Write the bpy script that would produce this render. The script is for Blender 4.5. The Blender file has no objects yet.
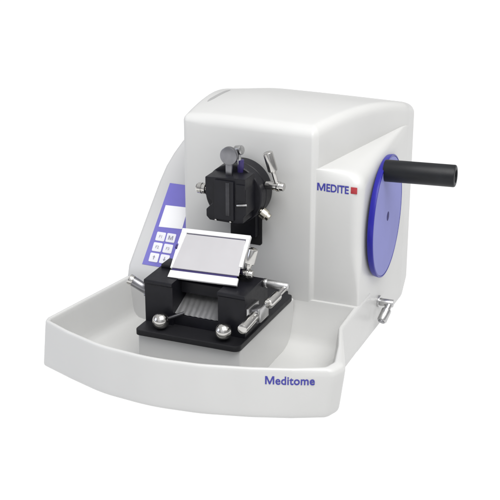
import bpy, bmesh, math, random
from mathutils import Vector, Matrix
random.seed(4)
S = bpy.context.scene
COL = S.collection
MM = 0.001
PI = math.pi

# ------------------------------------------------------------------ materials
def mat(name, color, rough=.4, metal=0., coat=0., bump=0., bscale=900., mottle=0., mscale=40., spec=.5, rvar=0.):
    m = bpy.data.materials.new(name); m.use_nodes = True
    nt = m.node_tree; b = nt.nodes['Principled BSDF']
    b.inputs['Base Color'].default_value = (*color, 1)
    b.inputs['Roughness'].default_value = rough
    b.inputs['Metallic'].default_value = metal
    b.inputs['Coat Weight'].default_value = coat
    b.inputs['Coat Roughness'].default_value = .08
    b.inputs['Specular IOR Level'].default_value = spec
    tc = nt.nodes.new('ShaderNodeTexCoord')
    def noise(sc, det=3):
        n = nt.nodes.new('ShaderNodeTexNoise'); n.inputs['Scale'].default_value = sc
        n.inputs['Detail'].default_value = det
        nt.links.new(tc.outputs['Object'], n.inputs['Vector']); return n
    if bump:
        n = noise(bscale); bp = nt.nodes.new('ShaderNodeBump')
        bp.inputs['Strength'].default_value = bump; bp.inputs['Distance'].default_value = .0004
        nt.links.new(n.outputs['Fac'], bp.inputs['Height']); nt.links.new(bp.outputs['Normal'], b.inputs['Normal'])
    if mottle:
        n = noise(mscale, 4); r = nt.nodes.new('ShaderNodeValToRGB')
        lo = [max(0, c*(1-mottle)) for c in color]; hi = [min(1, c*(1+mottle)) for c in color]
        r.color_ramp.elements[0].position = .3; r.color_ramp.elements[1].position = .7
        r.color_ramp.elements[0].color = (*lo, 1); r.color_ramp.elements[1].color = (*hi, 1)
        nt.links.new(n.outputs['Fac'], r.inputs['Fac']); nt.links.new(r.outputs['Color'], b.inputs['Base Color'])
    if rvar:
        n = noise(mscale*2.3, 5); mr = nt.nodes.new('ShaderNodeMapRange')
        mr.inputs['To Min'].default_value = max(.02, rough-rvar); mr.inputs['To Max'].default_value = rough+rvar
        nt.links.new(n.outputs['Fac'], mr.inputs['Value']); nt.links.new(mr.outputs['Result'], b.inputs['Roughness'])
    return m

M = dict(
    white=mat('white_enamel', (.55, .55, .542), .35, bump=.10, bscale=700, mottle=.012, mscale=25, rvar=.05),
    tray=mat('tray_enamel', (.60, .60, .592), .35, bump=.10, bscale=700, mottle=.014, mscale=22, rvar=.05),
    console=mat('console_enamel', (.52, .52, .52), .36, bump=.08, bscale=700, mottle=.01, mscale=25),
    black=mat('black_anodised_metal', (.006, .006, .009), .42, bump=.12, bscale=2400, rvar=.08, mottle=.2, mscale=90, spec=.28),
    blacktop=mat('black_satin_plate', (.010, .010, .012), .45, bump=.12, bscale=2400, rvar=.08, spec=.35),
    bore=mat('dark_bore', (.004, .004, .005), .7),
    rubber=mat('black_grip', (.006, .007, .009), .45, spec=.3, bump=.15, bscale=1500, mottle=.25, mscale=70, rvar=.07),
    chrome=mat('polished_steel', (.56, .55, .53), .16, metal=1, mottle=.06, mscale=120, rvar=.06),
    steel=mat('brushed_steel', (.50, .50, .50), .30, metal=1, mottle=.08, mscale=160, rvar=.08),
    greysteel=mat('grey_steel', (.24, .24, .255), .34, metal=1, mottle=.08, mscale=160),
    darksteel=mat('dark_steel', (.05, .05, .055), .4, metal=.7, mottle=.15, mscale=160),
    brass=mat('nickel_knob', (.56, .53, .45), .24, metal=1, mottle=.06, mscale=120),
    plate=mat('satin_blade_plate', (.54, .53, .545), .32, metal=.4, mottle=.035, mscale=30, rvar=.06),
    frame=mat('pale_plate_frame', (.68, .68, .68), .34, metal=.1),
    gap=mat('violet_dark_gap', (.030, .020, .11), .4),
    rim=mat('blue_wheel_rim', (.014, .012, .26), .35, coat=.08, spec=.3, mottle=.06, mscale=40),
    face=mat('lavender_wheel_face', (.19, .20, .50), .5, spec=.25, mottle=.04, mscale=30, bump=.04),
    hole=mat('blue_hole', (.012, .008, .12), .6, spec=.2),
    violet=mat('violet_film', (.16, .145, .49), .35, mottle=.05, mscale=60),
    key=mat('white_key', (.74, .74, .78), .4, mottle=.02),
    screen=mat('white_display', (.84, .84, .85), .5),
    strip=mat('grey_shade', (.34, .34, .34), .5),
    ink=mat('grey_ink', (.27, .27, .34), .5),
    blue=mat('blue_lettering', (.035, .035, .29), .4),
    red=mat('red_square', (.38, .025, .035), .4),
    rampsteel=mat('ramp_steel', (.42, .42, .43), .45, metal=.5, mottle=.12, mscale=70),
)

# ------------------------------------------------------------------ helpers
def link(name, bm, m, parent=None, angle=32, wn=False):
    bmesh.ops.recalc_face_normals(bm, faces=bm.faces)
    for v in bm.verts: v.co *= MM
    me = bpy.data.meshes.new(name); bm.to_mesh(me); bm.free()
    ms = m if isinstance(m, (list, tuple)) else [m]
    for k in ms: me.materials.append(M[k])
    for p in me.polygons: p.use_smooth = True
    me.set_sharp_from_angle(angle=math.radians(angle))
    o = bpy.data.objects.new(name, me); COL.objects.link(o)
    if parent: o.parent = parent
    if wn:
        w = o.modifiers.new('wn', 'WEIGHTED_NORMAL'); w.keep_sharp = True
    return o

def join(dst, src):
    me = bpy.data.meshes.new('t'); src.to_mesh(me); src.free(); dst.from_mesh(me); bpy.data.meshes.remove(me); return dst

def bevel_sharp(bm, w, seg=2, ang=40):
    if w <= 0: return bm
    bm.normal_update()
    es = [e for e in bm.edges if len(e.link_faces) == 2 and e.calc_face_angle(0) > math.radians(ang)]
    bmesh.ops.bevel(bm, geom=es, offset=w, segments=seg, affect='EDGES', profile=.5, clamp_overlap=True)
    return bm

def box(x0, x1, y0, y1, z0, z1, bev=.6, bm=None):
    b = bmesh.new(); bmesh.ops.create_cube(b, size=1)
    for v in b.verts:
        v.co = Vector((x0+(v.co.x+.5)*(x1-x0), y0+(v.co.y+.5)*(y1-y0), z0+(v.co.z+.5)*(z1-z0)))
    bevel_sharp(b, bev)
    return join(bm, b) if bm else b

def prism(pts, a, b_, axis='x', bev=.6, seg=2, bm=None):
    """polygon in the two other axes, extruded from a to b_ along axis"""
    b = bmesh.new()
    def P(u, v, t):
        return {'x': Vector((t, u, v)), 'y': Vector((u, t, v)), 'z': Vector((u, v, t))}[axis]
    A = [b.verts.new(P(u, v, a)) for u, v in pts]; B = [b.verts.new(P(u, v, b_)) for u, v in pts]
    n = len(pts)
    b.faces.new(A); b.faces.new(B[::-1])
    for i in range(n): b.faces.new((A[i], A[(i+1) % n], B[(i+1) % n], B[i]))
    bmesh.ops.recalc_face_normals(b, faces=b.faces)
    bevel_sharp(b, bev, seg)
    return join(bm, b) if bm else b

def lathe(p0, p1, prof, n=40, bm=None):
    """prof: (t along p0->p1 in mm, radius); caps added when radius > 0 at ends"""
    p0, p1 = Vector(p0), Vector(p1); d = (p1-p0).normalized()
    q = d.to_track_quat('Z', 'Y').to_matrix()
    b = bmesh.new(); rings = []
    for t, r in prof:
        rings.append([b.verts.new(p0 + q @ Vector((r*math.cos(2*PI*i/n), r*math.sin(2*PI*i/n), t))) for i in range(n)])
    for A, B in zip(rings, rings[1:]):
        for i in range(n): b.faces.new((A[i], A[(i+1) % n], B[(i+1) % n], B[i]))
    if prof[0][1] > 0: b.faces.new(rings[0][::-1])
    if prof[-1][1] > 0: b.faces.new(rings[-1])
    return join(bm, b) if bm else b

def rod(p0, p1, r, ch=.7, n=32, bm=None):
    L = (Vector(p1)-Vector(p0)).length; c = min(ch, r*.6, L*.3)
    return lathe(p0, p1, [(0, r-c), (c*.3, r-c*.3), (c, r), (L-c, r), (L-c*.3, r-c*.3), (L, r-c)], n, bm)

def ball(c, r, bm=None):
    b = bmesh.new(); bmesh.ops.create_uvsphere(b, u_segments=36, v_segments=20, radius=r)
    bmesh.ops.translate(b, verts=b.verts, vec=Vector(c))
    return join(bm, b) if bm else b

def round_poly(corners, nseg=8, nmid=0):
    """corners: (x, y, r); rounded polygon with nseg+1 points per corner"""
    out = []; n = len(corners)
    for i in range(n):
        x, y, r = corners[i]; p = Vector((x, y))
        a = (Vector(corners[i-1][:2])-p); b = (Vector(corners[(i+1) % n][:2])-p)
        la, lb = a.length, b.length; a.normalize(); b.normalize()
        c = max(-1, min(1, a.dot(b))); th = math.acos(c)
        t = min(r/max(1e-6, math.tan(th/2)), la*.48, lb*.48)
        A, B = p+a*t, p+b*t
        for k in range(nseg+1):
            s = k/nseg
            q = A*(1-s)**2 + p*2*s*(1-s)*.92 + B*s**2 + (A+B)*.5*2*s*(1-s)*.08
            out.append((q.x, q.y))
    if nmid:
        full = []; m = nseg+1
        for i in range(n):
            full += out[i*m:(i+1)*m]
            a, b = out[i*m+m-1], out[((i+1) % n)*m]
            full += [(a[0]+(b[0]-a[0])*k/(nmid+1), a[1]+(b[1]-a[1])*k/(nmid+1)) for k in range(1, nmid+1)]
        return full
    return out

def loft(rings, bm=None, cap0=True, cap1=True):
    b = bmesh.new(); R = [[b.verts.new(Vector(p)) for p in r] for r in rings]; n = len(rings[0])
    for A, B in zip(R, R[1:]):
        for i in range(n): b.faces.new((A[i], A[(i+1) % n], B[(i+1) % n], B[i]))
    if cap0: b.faces.new(R[0][::-1])
    if cap1: b.faces.new(R[-1])
    return join(bm, b) if bm else b

def text_bm(body, size, bold=.0, depth=.25, space=1.0):
    """flat-backed lettering in local x (right), y (up), z (out); origin at the left of the baseline, mm"""
    cu = bpy.data.curves.new('lettering', 'FONT'); cu.body = body; cu.size = size
    cu.extrude = depth/2; cu.offset = bold; cu.space_character = space; cu.resolution_u = 6
    o = bpy.data.objects.new('lettering', cu); COL.objects.link(o)
    bpy.context.view_layer.update()
    dg = bpy.context.evaluated_depsgraph_get()
    me = bpy.data.meshes.new_from_object(o.evaluated_get(dg))
    bm = bmesh.new(); bm.from_mesh(me); bpy.data.meshes.remove(me)
    bpy.data.objects.remove(o); bpy.data.curves.remove(cu)
    bmesh.ops.remove_doubles(bm, verts=bm.verts, dist=.0005)
    x0 = min(v.co.x for v in bm.verts); x1 = max(v.co.x for v in bm.verts)
    for v in bm.verts: v.co.x -= x0
    return bm, x1-x0
def letter_M(h, w, t, depth):
    k = t*1.12; m = w/2
    pts = [(0, 0), (0, h), (k*1.15, h), (m, h*.30), (w-k*1.15, h), (w, h), (w, 0), (w-t, 0), (w-t, h*.70), (m+t*.42, 0), (m-t*.42, 0), (t, h*.70), (t, 0)]
    return prism(pts, -depth/2, depth/2, 'z', 0)
def word(rest, size, bold, depth, cap, mw, mt, gap, rest_w, space=1.0):
    """capital M followed by the rest of the word, cap height cap, in mm"""
    b = letter_M(cap, mw, mt, depth)
    t, wd = text_bm(rest, size, bold, depth, space)
    h = max(v.co.y for v in t.verts if v.co.x > wd*.1 and v.co.x < wd*.6)
    for v in t.verts: v.co.x = mw+gap+v.co.x*rest_w/wd; v.co.y *= cap/h
    return join(b, t)
def place(bm, o, u, v, w):
    o, u, v, w = map(Vector, (o, u, v, w))
    for q in bm.verts: q.co = o + u*q.co.x + v*q.co.y + w*q.co.z
    return bm

# ------------------------------------------------------------------ setting: white floor with an added glow
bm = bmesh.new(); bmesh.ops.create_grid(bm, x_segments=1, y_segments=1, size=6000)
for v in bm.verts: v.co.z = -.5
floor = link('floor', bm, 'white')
fm = bpy.data.materials.new('white_floor_glow'); fm.use_nodes = True
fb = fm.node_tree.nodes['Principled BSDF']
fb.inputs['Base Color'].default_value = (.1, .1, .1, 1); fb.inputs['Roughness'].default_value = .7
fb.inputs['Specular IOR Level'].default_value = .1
fb.inputs['Emission Color'].default_value = (1, 1, 1, 1); fb.inputs['Emission Strength'].default_value = 1.0  # glow added to keep the floor pure white and wash out contact shadows
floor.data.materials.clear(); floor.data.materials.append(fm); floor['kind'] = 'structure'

# ------------------------------------------------------------------ the machine
root = bpy.data.objects.new('rotary_microtome', None); COL.objects.link(root)
root.empty_display_size = .05
root['label'] = 'white benchtop rotary microtome with blue handwheel, black knife holder and broad curved waste tray'
root['category'] = 'microtome'

# ---- housing: horizontal slices lofted upward, the lower right swelling carries the wheel
def ztop(x, y):
    k = .0011 if y < 70 else .00145
    k += .0006*ss(-100, -150, x)*(y > 70)
    return 233.0 - .0007*max(0, -95-x)**2 - k*(y-70)**2 - .00008*(x+70)**2
def ss(a, b, t):
    t = max(0, min(1, (t-a)/(b-a))); return t*t*(3-2*t)
def slice_poly(w, dip=0.0, cr=11):
    """w 1 = lower outline, 0 = upper outline; dip = how far the front right corner is rounded back"""
    Bx, By = 46*w+.6*(1-w), 5.0*w+6.0*(1-w)+dip
    r = cr*w+3*(1-w)
    pts = [(-142, 0, 6), (-3.7, 0, 3.4), (-1.0, 3.6, 1.5), (Bx, By, r), (44.5, 158, 30), (41, 195, 9), (-162, 195, 14)]
    return round_poly(pts, 8, 14)
def offset_corners(cs, d):
    """move every corner of a counter-clockwise corner list inward by d, shrinking its radius"""
    n = len(cs); out = []
    for i in range(n):
        p = Vector(cs[i][:2]); a = (p-Vector(cs[i-1][:2])).normalized(); c = (Vector(cs[(i+1) % n][:2])-p).normalized()
        n1 = Vector((-a.y, a.x)); n2 = Vector((-c.y, c.x)); b = n1+n2
        q = p+b*(d/max(.25, 1+n1.dot(n2)))
        out.append((q.x, q.y, max(cs[i][2]-d, 1.2)))
    return out
def inset_poly(pts, d):
    n = len(pts); out = []
    for i in range(n):
        a = Vector(pts[i-1]); p = Vector(pts[i]); c = Vector(pts[(i+1) % n])
        t = (c-a)
        if t.length < 1e-6: t = Vector((1, 0))
        t.normalize(); nrm = Vector((-t.y, t.x))
        q = p+nrm*d; out.append((q.x, q.y))
    return out
rings = []
ZB, ZR = 169.0, 186.5
def yy(y): return max(0, min(y, 150-(y-150)*3.2))
def lift(z, y): return .10*yy(y)*ss(140, 172, z)
def ring(poly, z): return [(x, y, z+lift(z, y)) for x, y in poly]
# underside cut away towards the back
base = slice_poly(1)
def under(poly, z): return [(x, y, z + max(0, (y-166))*.62*(1-z/60) if z < 60 else z) for x, y in poly]
for z in (0, 20, 40, 52): rings.append(under(slice_poly(1, 0, 2.0), z))
for z in (60, 68): rings.append(ring(slice_poly(1, 0, 2.0+9*ss(52, 118, z)), z))
for z in (80, 92, 105, 120, 140, 150, 157, 163): rings.append(ring(slice_poly(1, 0, 2.0+9*ss(52, 118, z)), z))
NL = 26
for k in range(NL+1):
    th = k/NL*PI/2
    w_ = max(0, math.cos(th))**.5; h_ = math.sin(th)**.88
    z = ZB+(ZR-ZB)*h_
    poly = slice_poly(w_, 10.5*h_**1.6*w_**.45*(1-.0*h_))
    rings.append([(x, y, z + yy(y)*(.10-.022*h_)*ss(140, 168, z)) for x, y in poly])
R = 10.0
LZ = .078
def Rl(x): return R*(.55+.45*ss(-145, -112, x))
up = slice_poly(0)
z0 = 188.5
rings.append([(x, y, z0+LZ*yy(y)) for x, y in up])
for f in (.2, .4, .6, .8, 1.0):
    rings.append([(x, y, z+LZ*yy(y)*(1-f)) for x, y, z in ((x, y, z0+f*(ztop(x, y)-Rl(x)-z0)) for x, y in up)])
def up_inset(d):
    A_, B_, E2, C_, D_ = offset_corners([(-142, 0, 6), (0, 1.2, 4), (44.5, 158, 30), (41, 195, 9), (-162, 195, 14)], d)
    f_ = max(.35, 1-d/R)
    A_ = (-142+d*.5,)+A_[1:]; D_ = (-162+d*.5,)+D_[1:]
    tri = [(B_[0]+x*f_, B_[1]+(y-1.2)*f_, r*f_) for x, y, r in ((-3.7, 0, 3.4), (-1.0, 3.6, 1.5), (.6, 6.0, 3))]
    return round_poly([A_]+tri+[E2, C_, D_], 8, 14)
for k in range(1, 10):
    th = k/9*PI/2
    pl = up_inset(R*(1-math.cos(th)))
    rings.append([(x, y, ztop(x, y)-Rl(x)*(1-math.sin(th))) for x, y in pl])
last = up_inset(R)
cx, cy = -55., 98.
for k in range(1, 22):
    s = 1-k/22
    pl = [(cx+(x-cx)*s, cy+(y-cy)*s) for x, y in last]
    rings.append([(x, y, ztop(x, y)) for x, y in pl])
housing = link('housing', loft(rings), 'white', root, 60)

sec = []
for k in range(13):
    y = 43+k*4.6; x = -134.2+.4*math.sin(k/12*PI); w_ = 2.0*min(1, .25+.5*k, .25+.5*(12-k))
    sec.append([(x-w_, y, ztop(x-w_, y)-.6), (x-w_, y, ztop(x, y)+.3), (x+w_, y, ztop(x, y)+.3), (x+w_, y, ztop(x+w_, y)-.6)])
link('edge_shade_strip', loft(sec), 'strip', housing, 50)  # soft shading along the top left edge, put in as a darker strip

# slot in the front for the specimen arm
slot = prism([(-87, 172), (-87, 101), (-57.5, 101), (-55.4, 103), (-55.4, 172)], -.6, 3, 'y', .3)
link('slot', slot, 'bore', housing)

# logo on the front right panel (panel runs from (-1,3.6) to (46,5))
pu = Vector((47.0, 1.4, 0)).normalized(); pn = Vector((pu.y, -pu.x, 0))
def on_panel(a, z, out=.0): return Vector((-1.0, 3.6, 0)) + pu*a + Vector((0, 0, z)) + pn*out
t = word('EDITE', 11.0, .27, .2, 7.7, 8.4, 1.55, 1.0, 22.6)
place(t, on_panel(1.6, 165.7, .08), pu, (0, 0, 1), pn); link('lettering', t, 'blue', housing, 20)
link('logo_square', place(box(0, 6.4, 0, 6.6, 0, .2, .03), on_panel(35.6, 166.4, -.02), pu, (0, 0, 1), pn), 'red', housing)

# ---- waste tray
oc = [(46.4, 44, 2), (48.4, -48, 30), (63, -84, 40), (77.5, -119, 10), (72, -135, 10), (36, -150, 60), (2, -162.5, 90), (-42, -174.5, 120), (-90, -180.5, 150), (-144, -175.5, 120),
      (-190, -160.5, 90), (-220.5, -147, 4), (-222.5, -139, 4), (-203, -15, 2), (-203, 44, 2)]
oc = oc[::-1]                                   # counter-clockwise
trings = []
def tr(d, z, ymax=60.0, lean=0, draft=0):
    out = []
    for x, y in round_poly(offset_corners(oc, d), 6):
        x -= lean*ss(50, 74, x)*ss(-60, -95, y)
        x -= draft*ss(-190, -216, x)*1.3
        x -= draft*1.5*ss(48, 74, x)
        lim = ymax - max(0, -ymax-.5)*2.2*ss(-10, 40, x)
        out.append((x, min(y, lim), z))
    trings.append(out)
tr(3.2, 0, draft=4); tr(1.3, .5, draft=4); tr(.4, 1.8, draft=4); tr(.05, 3.6, draft=3.8); tr(0, 8, draft=3.4); tr(0, 20, draft=2.4); tr(0, 34, draft=1.2); tr(0, 42, draft=.6); tr(0, 46.5, lean=1); tr(.1, 48.4, lean=3); tr(.6, 49.6, lean=5.4); tr(1.6, 50, lean=6.6)
L_ = dict(lean=7)
tr(3.0, 50, .5, **L_); tr(3.9, 49.3, .3, **L_); tr(4.4, 48, 0, **L_); tr(4.8, 44, -.6, **L_); tr(6.2, 30, -2.6, **L_); tr(7.6, 18, -4.4, **L_); tr(8.8, 12, -5.6, **L_); tr(11, 8, -7.6, **L_); tr(14, 5.6, -10.4, **L_); tr(19, 4.6, -14, **L_)
outer = round_poly(oc, 6)
link('waste_tray', loft(trings), 'white', root, 50)
tray = COL.objects['waste_tray']
ped = prism([(-124.5, -137), (-19, -135.5), (-19, -3), (-124.5, -3)], 3, 51.3, 'z', 2.0, 3)
link('pedestal', ped, 'tray', tray, 50, True)

# lettering wrapped on the curved front face of the tray
def front_y(x):
    best = None
    n = len(outer)
    for i in range(n):
        (x0, y0), (x1, y1) = outer[i], outer[(i+1) % n]
        if y0 < -120 and y1 < -120 and min(x0, x1) <= x <= max(x0, x1) and abs(x1-x0) > 1e-6:
            return y0+(y1-y0)*(x-x0)/(x1-x0)
t = word('editome', 12.2, .23, .24, 8.0, 7.7, 1.32, .9, 32.6, 1.04)
for v in t.verts:
    x = 14.6+v.co.x
    y = front_y(x); s = (front_y(x+2)-front_y(x-2))/4
    nn = Vector((s, -1, 0)).normalized()
    v.co = Vector((x, y, 34.9+v.co.y)) + nn*(v.co.z+.12)
link('lettering', t, 'blue', tray, 20)

# ---- control console on the left
prof = [(-17.5, 4, -203.0), (-17.2, 30, -203), (-16.6, 50, -202.8), (-13.4, 62.2, -202.3), (4, 83.5, -200.6), (25, 109.8, -198), (47, 137.2, -195.2), (60, 151, -193.4),
        (75, 161.6, -191.6), (92, 170, -190), (112, 178, -188.5), (140, 187, -187), (172, 192, -186), (186, 180, -186), (187, 6, -190)]
secs = []
E_ = [(0, 4.0), (.6, 2.0), (1.9, .6), (4.2, 0)]
pc = Vector((95, 95))
for dx, dn in E_:
    row = []
    for i, (y, z, xl) in enumerate(prof):
        a = Vector(prof[max(0, i-1)][:2]); c = Vector(prof[min(len(prof)-1, i+1)][:2]); tt = (c-a).normalized()
        nn = Vector((tt.y, -tt.x))
        row.append((xl+dx, y+nn.x*dn, z+nn.y*dn))
    secs.append(row)
secs.append([(-139.5, y, z) for y, z, xl in prof])
console = link('control_console', loft(secs), 'console', root, 45)
# slope frame: s along the slope from (y=-10,z=66)
sv = Vector((0, 1, 1.25)).normalized(); sn = Vector((0, -sv.z, sv.y)); SO = Vector((0, -9.7, 66.75))
def sl(x, s, h=0): return SO + Vector((x, 0, 0)) + sv*s + sn*h
def slab(poly, h0, h1, bev, m, name, parent):
    b = prism(poly, h0, h1, 'z', bev)
    for v in b.verts: v.co = sl(v.co.x, v.co.y, v.co.z)
    return link(name, b, m, parent)
panel = slab([(-186.3, -3.3), (-143, -3.3), (-143, 89.3), (-181.2, 89.3)], -.6, .5, .2, 'violet', 'keypad_panel', console)
slab([(-179.6, 39.6), (-152.6, 40.8), (-152.6, 65.0), (-178.6, 64.2)], .2, .75, .15, 'screen', 'display', panel)
legends = [('F1', -174, 29.2), ('M', -162.2, 29.4), ('F2', -174.4, 17.4), ('F3', -162.2, 17.5), ('↑', -174.8, 5.7), ('↓', -162.6, 5.8)]
for tx, kx, ks in legends:
    poly = round_poly([(kx-5.2, ks-4.9, 1.2), (kx+5.2, ks-4.9, 1.2), (kx+5.2, ks+4.9, 1.2), (kx-5.2, ks+4.9, 1.2)], 4)
    ko = slab(poly, .2, 1.1, .25, 'key', 'key', panel)
    if tx in '↑↓':
        sg = 1 if tx == '↑' else -1
        b = prism([(-.45, -2.2*sg), (.45, -2.2*sg), (.45, .2*sg), (1.5, .2*sg), (0, 2.4*sg), (-1.5, .2*sg), (-.45, .2*sg)], 0, .16, 'z', 0)
    else:
        if tx == 'M': b, wd = letter_M(4.6, 5.4, 1.1, .16), 5.4
        else: b, wd = text_bm(tx, 4.4, .04, .16)
        h_ = max(v.co.y for v in b.verts)
        for v in b.verts: v.co.x -= wd/2; v.co.y -= h_/2
    for v in b.verts: v.co = sl(kx+v.co.x, ks+v.co.y, 1.16+v.co.z)
    link('lettering', b, 'ink', ko, 20)

# ---- hand wheel (axis leans a little to the rear)
wa = math.radians(4.2); ax = Vector((math.cos(wa), math.sin(wa), 0)); wu = Vector((-math.sin(wa), math.cos(wa), 0)); wc = Vector((50.6, 77.5, 121.9))
wheel = link('hand_wheel', lathe(wc-ax*6.2, wc, [(0, 59), (0.01, 61.4), (.8, 62.4), (2.8, 62.9), (5.4, 63.3), (6.0, 63.1), (6.3, 62.6), (6.35, 61.7), (5.6, 61.6)], 128), 'rim', root, 30)
link('wheel_face', lathe(wc-ax*1.0, wc, [(0, 40), (.1, 61.5), (.6, 61.5), (.9, 61.0), (1.0, 20), (1.0, 5)], 128), 'face', wheel, 30)
hb = lathe(wc-ax*1.0, wc, [(0, 4.8), (1.1, 4.8), (1.15, 4.4)], 40)
link('bolt_hole', hb, 'hole', wheel)
hc = wc + wu*(-17.0) + Vector((0, 0, 53.6)) - ax*1.0
L = 70.5; r = 11.0; ha = (ax+Vector((0, 0, .022))).normalized()
hp = [(0, r*.97), (1, r), (L-1.6, r), (L-.5, r-.5), (L, r-1.6), (L+.02, 7.0), (L-.6, 6.4), (L-7, 6.2)]
crank = link('crank_handle', lathe(hc, hc+ha*L, hp, 64), 'rubber', wheel, 35)
link('bore', lathe(hc+ha*(L-6.8), hc+ha*L, [(0, 5), (.5, 6.3)], 40), 'bore', crank)

# ---- side clamping lever, low on the right of the housing
lv = rod((43.5, 73.5, 28.5), (47.6, 73.5, 28.5), 6.2, .5)
lever = link('wheel_lock_lever', lv, 'steel', root)
link('shaft', rod((46, 73.5, 28.0), (61.5, 75, 27.6), 4.1, .8), 'steel', lever)
gb = lathe((57.5, 73, 27), (54.6, 57, 13.6), [(0, 2.2), (1, 3.4), (6, 3.5), (6.8, 4.9), (8, 5.1), (19.6, 5.1), (20.8, 4.4), (21, 3.6)], 36)
link('grip', gb, 'steel', lever)
link('grip_end', rod((54.75, 57.9, 14.3), (54.5, 56.6, 13.2), 3.5, .2), 'greysteel', lever)

# ---- specimen clamp
arm = box(-86.0, -58.5, -9.5, -.2, 112, 186, .8)
clamp = link('specimen_clamp', arm, 'black', root, 32, True)
dc = Vector((-71.8, 0, 163)); 
dk = lathe((dc.x, -7, dc.z), (dc.x, -34, dc.z), [(0, 29), (.8, 30), (14, 30), (14.6, 29.4), (15.4, 29.4), (16, 29.8), (25.8, 29.8), (26.8, 29), (27, 28)], 96)
link('orienting_disc', dk, 'black', clamp, 30)
# jaw block, V notch on the left
pts = [(-91.0, 185.4), (-49.5, 187.6), (-49.5, 178), (-48.6, 176.6), (-48.6, 152), (-51.5, 149.4), (-51.5, 143.4), (-58, 142.0), (-86.5, 142.4), (-90.2, 146), (-90.2, 153), (-83.8, 159.5), (-83.8, 161.5), (-91.0, 167.5)]
jb = prism(pts, -56, -32, 'y', .8)
jaw = link('jaw_block', jb, 'black', clamp, 32, True)
link('jaw_plate', box(-80.5, -60.5, -58.2, -55.5, 145, 184.2, .5), 'black', jaw, 32, True)
link('jaw_bar', box(-68.4, -64.4, -58.9, -57.4, 150, 183.0, .3), 'darksteel', jaw)
link('side_rail', box(-58.4, -49.2, -57.3, -55.4, 166, 182, .5), 'black', jaw, 32, True)
pin = rod((-57.5, -57.2, 161.2), (-47.4, -56.6, 162.6), 1.15, .3, 20)
link('pin', pin, 'steel', clamp)
for px, pz in ((-79.2, 144.2), (-63.8, 144.0)):
    link('screw', rod((px, -55.8, pz), (px, -58.6, pz), 1.0, .25, 16), 'chrome', clamp)
# lever with a round head
hd = rod((-70.2, -43.5, 205.6), (-70.2, -48.2, 205.6), 8.7, .5, 56)
stem = box(-73.4, -67.0, -47.6, -44.2, 182, 200, .4)
link('round_head_lever', join(hd, stem), 'greysteel', clamp, 30)
link('thumb_screw', rod((-68.5, -34, 208), (-61.5, -35.5, 209.5), 4.6, .8, 28, rod((-64.5, -34, 186), (-65, -34.5, 206), 1.8, .3, 20)), 'steel', clamp)
link('collar', rod((-64, -33, 186), (-64, -33, 199), 3.2, .6, 24), 'gap', clamp)
# knob on the left
link('side_knob', rod((-91, -40, 167.5), (-97.5, -40, 167.5), 2.6, .3, 24, lathe((-97, -40, 167.5), (-107.5, -40, 167.5), [(0, 3.8), (.8, 5.0), (3, 5.3), (3.4, 4.7), (4.4, 4.7), (4.8, 5.3), (8.6, 5.2), (10, 4.2), (10.4, 2.4)], 28)), 'chrome', clamp)
# knob lower right
kd = Vector((.84, 0, -.54)).normalized(); kp = dc+Vector((0, -25, 0))+kd*28.5
kb = lathe(kp, kp+kd*14, [(0, 2.6), (2, 2.6), (2.2, 4.6), (3, 5.4), (8.5, 5.4), (9, 4.8), (9.4, 4.8), (9.6, 3.8), (12.2, 3.7), (12.6, 2.8)], 12)
kn = link('hex_knob', kb, 'brass', clamp, 40)
# T lever right
lb = rod((-43.5, -20, 172.4), (-24.2, -20, 172.6), 4.1, .9, 32)
lb = join(lb, rod((-31.5, -20, 172.5), (-28.2, -20, 172.5), 5.0, .4, 32))
lv = link('clamp_lever', lb, 'chrome', clamp)
def thick_lever(p0, p1, r0, r1, frac, bm=None):
    L = (Vector(p1)-Vector(p0)).length; f = L*frac
    return lathe(p0, p1, [(0, r0*.9), (.6, r0), (f-1.6, r0), (f-1.2, r0*1.12), (f-.2, r0*1.12), (f, r1*.82), (f+.9, r1), (L-1.0, r1), (L-.3, r1-.35), (L, r1-1.0)], 36, bm)
join_b = thick_lever((-31.2, -20.5, 173.5), (-40.2, -23.5, 206.5), 2.1, 4.8, .43)
link('lever_arm', join_b, 'chrome', clamp)

# ---- knife holder
plate_poly = round_poly([(-124.2, -143.8, 5), (-18.6, -141.2, 7), (-18.2, -9, 4), (-26, -8.4, 2), (-26, -1.2, 1.5), (-124.2, -1.2, 3)], 5)
bp = prism(plate_poly, 51.4, 57.2, 'z', .7, 2)
holder = link('knife_holder', bp, 'blacktop', root, 32, True)
bd = bmesh.new()
# two cheeks with an overhanging lip, cross beams and a rear block
def cheek(x0, x1, yb):
    b = prism([(-121.8, 57.0), (-121.8, 95.6), (-123.4, 96.4), (-123.4, 99.2), (-122.6, 100), (yb, 100.6), (yb, 57.0)], x0, x1, 'x', .5)
    return b
bd = join(bd, cheek(-124.0, -94.6, -88)); bd = join(bd, cheek(-48.2, -20.6, -77))
bd = box(-94.9, -47.9, -118.6, -40, 57.0, 67.6, .5, bd)          # lower beam
bd = prism([(-103.0, 84.2), (-103.0, 95.0), (-98, 99.4), (-72, 101), (-72, 84.2)], -94.9, -47.9, 'x', .4, 2, bd)
bd = box(-122.5, -21.4, -76.8, -66, 57.0, 90, .8, bd)
body = link('holder_body', bd, 'black', holder, 32, True)
bh = box(-122, -96, -92, -74, 99.8, 104.2, 1.2)
link('side_clamp_pad', bh, 'black', holder, 32)
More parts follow.
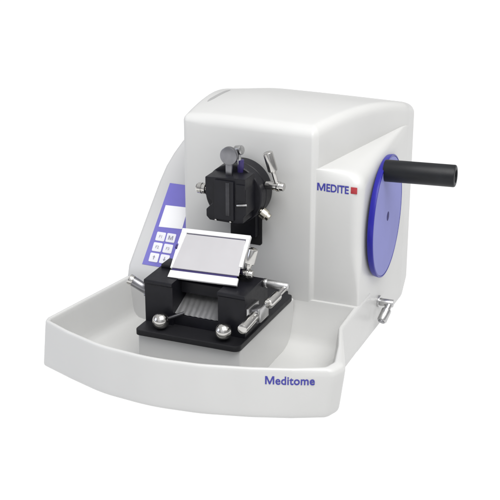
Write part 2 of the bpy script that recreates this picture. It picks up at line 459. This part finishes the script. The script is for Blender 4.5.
# steel ramp in the opening; ribs shaped in to stand for reflected stripes
n = 48; rows = []
def ramp_pt(u, v):
    x = -95.0+u*47.0
    y = -117.8+v*40; z = 68.2+v*17.5
    ph = (u*8.5+v*.9)*2*PI
    return (x, y-.1*math.cos(ph), z+.26*math.cos(ph))
b = bmesh.new()
grid = [[b.verts.new(Vector(ramp_pt(i/96, j/6))) for i in range(97)] for j in range(7)]
for j in range(6):
    for i in range(96): b.faces.new((grid[j][i], grid[j][i+1], grid[j+1][i+1], grid[j+1][i]))
bmesh.ops.solidify(b, geom=b.faces[:], thickness=-1.0)
link('stripe_reflection_ramp', b, 'rampsteel', holder, 60)

# blade guard plate, leaning back
d = Vector((0, -40, -34)).normalized(); nrm = Vector((0, -34, 40)).normalized(); KO = Vector((0, -70, 136.2)); 
def kpt(x, v, h=0): return KO + Vector((x + (v*.075), 0, v*(.0))) + d*v + nrm*h + Vector((0, 0, (x+73)*.04))
def kslab(poly, h0, h1, bev, m, name, parent, seg=2):
    b = prism(poly, h0, h1, 'z', bev, seg)
    for q in b.verts: q.co = kpt(q.co.x, q.co.y, q.co.z)
    return link(name, b, m, parent, 32, True)
guard = kslab([(-107.4, 1.5), (-40.5, 1.5), (-40.5, 51.6), (-107.4, 51.6)], -2.6, -.4, .2, 'gap', 'blade_guard', holder)
fr = bmesh.new()
fr = prism([(-108.4, 0), (-37.0, 0), (-37.0, 4.6), (-108.4, 4.6)], -2.4, 1.6, 'z', .4, 2, fr)
fr = prism([(-108.4, 4.5), (-102.6, 4.5), (-107.2, 43.6), (-108.9, 43.6), (-108.9, 24), (-107.6, 22.8), (-107.6, 17.5), (-108.9, 16.5)], -2.4, 1.5, 'z', .35, 2, fr)
fr = prism([(-40.8, 4.5), (-37.0, 4.5), (-37.0, 34), (-40.8, 34)], -2.4, 1.5, 'z', .35, 2, fr)
for q in fr.verts: q.co = kpt(q.co.x, q.co.y, q.co.z)
fo = link('guard_frame', fr, 'frame', holder, 32, True)
kslab([(-107.0, 5.6), (-41.4, 5.6), (-38.6, 43.0), (-108.6, 43.0)], -.8, .9, .25, 'plate', 'knife_plate', holder)
kslab([(-108.4, 45.4), (-38.4, 45.4), (-38.0, 53.0), (-109.4, 53.0)], -2.0, .6, .3, 'frame', 'front_strip', holder)
link('knife_bed', prism([(-80, 99), (-74.5, 129.5), (-72, 129.5), (-68, 112), (-68, 88), (-80, 88)], -100, -44, 'x', .6), 'black', holder)
link('guard_tab', place(box(-1, 1.6, -2, 2, -1, 1, .3), kpt(-109, 20.2, .6), (1, 0, 0), d, nrm), 'gap', holder)
# lever beside the plate
tl = rod((-40.5, -91, 108.4), (-26.6, -90, 108.0), 4.0, .9, 32)
tl = join(tl, rod((-33.2, -90.5, 108.3), (-30.2, -90.5, 108.3), 4.8, .3, 32))
link('plate_lever', tl, 'chrome', holder)
link('plate_lever_arm', thick_lever((-31.8, -91, 110), (-27.0, -88, 133), 2.8, 4.8, .36), 'chrome', holder)
# rear clamp rod with lever
rb = rod((-28, -78, 96.4), (4.6, -78, 96.2), 3.9, 1.6, 36)
rb = join(rb, rod((-20.4, -78, 96.4), (-16.8, -78, 96.4), 4.5, .4, 36))
link('clamp_rod', rb, 'steel', holder)
link('clamp_rod_lever', thick_lever((1.8, -78.5, 95.4), (-1.6, -113, 91.4), 2.5, 4.6, .46), 'chrome', holder)
# front lever on a fork
fk = box(-20.8, -17.4, -120, -97, 71, 86.5, .6)
fk = box(-9.8, -6.6, -118, -99, 74, 87.5, .6, fk); fk = box(-18, -9.4, -104, -98, 73, 80, .5, fk)
link('lever_fork', fk, 'steel', holder, 32)
link('lever_core', box(-17.2, -10, -117, -103.5, 72, 85.6, .6), 'greysteel', holder)
link('front_lever', lathe((-13.6, -108, 80), (-13.0, -146.5, 78.2), [(0, 2.2), (.6, 2.8), (9, 2.8), (9.4, 4.2), (10.4, 4.9), (36.5, 4.9), (37.8, 4.4), (38.5, 3.2)], 36), 'chrome', holder)
# lever at the left: shaded body and bright end put into two steel tones
link('lever_cap', rod((-141.2, -111.66, 90.56), (-145.8, -112.05, 92.9), 5.2, .9), 'chrome', holder)
link('left_lever', lathe((-121.5, -110, 80.5), (-145.2, -112, 92.6), [(0, 2.8), (6, 2.8), (6.6, 4.3), (7.6, 4.8), (24.6, 4.8), (25.8, 4.3), (26.6, 3.0)], 32), 'greysteel', holder)
link('left_pin', rod((-122, -118, 82), (-126.5, -118, 82), 1.5, .3, 16), 'greysteel', holder)
# ball knobs
for bx, bz, sx, sy, sz in ((-101.8, 65.2, -84, -119.6, 71.0), (-37.4, 66.2, -36.4, -119.6, 66.8)):
    k = link('ball_knob', ball((bx, -133, bz), 8.0), 'chrome', holder)
    link('stem', rod((bx, -133, bz), (sx, sy, sz), 1.5, .2, 20), 'darksteel', k)

# ------------------------------------------------------------------ light
def area(name, loc, target, size, power, col=(1, 1, 1), sy=None):
    l = bpy.data.lights.new(name, 'AREA'); l.energy = power; l.color = col
    l.shape = 'RECTANGLE'; l.size = size; l.size_y = sy or size
    o = bpy.data.objects.new(name, l); COL.objects.link(o); o.location = loc
    o.rotation_euler = (Vector(target)-Vector(loc)).to_track_quat('-Z', 'Y').to_euler()
    return o
area('softbox_lamp', (.42, -.50, 1.33), (-.05, 0, .1), 1.1, 23, (1, .997, .985))
area('fill_lamp', (.30, -1.7, .95), (-.06, -.02, .12), 1.5, 2.5, (.93, .95, 1))
area('cool_fill_lamp', (-1.5, -1.0, .7), (-.15, -.1, .06), .8, 4.2, (.72, .79, 1))  # unseen lamp added to tint the left side slightly blue
w = bpy.data.worlds.new('World'); S.world = w; w.use_nodes = True
wt = w.node_tree; bg = wt.nodes['Background']; bg.inputs['Strength'].default_value = 1.0
tc = wt.nodes.new('ShaderNodeTexCoord'); sx = wt.nodes.new('ShaderNodeSeparateXYZ'); rp = wt.nodes.new('ShaderNodeValToRGB')
wt.links.new(tc.outputs['Generated'], sx.inputs['Vector']); wt.links.new(sx.outputs['Z'], rp.inputs['Fac']); wt.links.new(rp.outputs['Color'], bg.inputs['Color'])
cr = rp.color_ramp; cr.elements[0].position = 0; cr.elements[0].color = (.30, .30, .31, 1)      # dim studio walls, pale ceiling
cr.elements[1].position = .75; cr.elements[1].color = (.75, .75, .75, 1)
e = cr.elements.new(.22); e.color = (.34, .34, .35, 1)

# ------------------------------------------------------------------ camera
yaw, pitch = math.radians(23.5), math.radians(21.2)
fw = Vector((-math.sin(yaw)*math.cos(pitch), math.cos(yaw)*math.cos(pitch), -math.sin(pitch)))
rt = Vector((math.cos(yaw), math.sin(yaw), 0)); upv = rt.cross(fw)
cam = bpy.data.cameras.new('camera'); co = bpy.data.objects.new('camera', cam); COL.objects.link(co)
mx = Matrix((rt, upv, -fw)).transposed().to_4x4(); mx.translation = Vector((396.973, -1070.969, 547.048))*MM
co.matrix_world = mx
cam.sensor_width = 36; cam.lens = 36*1243/500; cam.clip_start = .05; cam.clip_end = 100
S.camera = co
S.view_settings.view_transform = 'Standard'; S.view_settings.look = 'None'
S.view_settings.exposure = 0; S.view_settings.gamma = 1
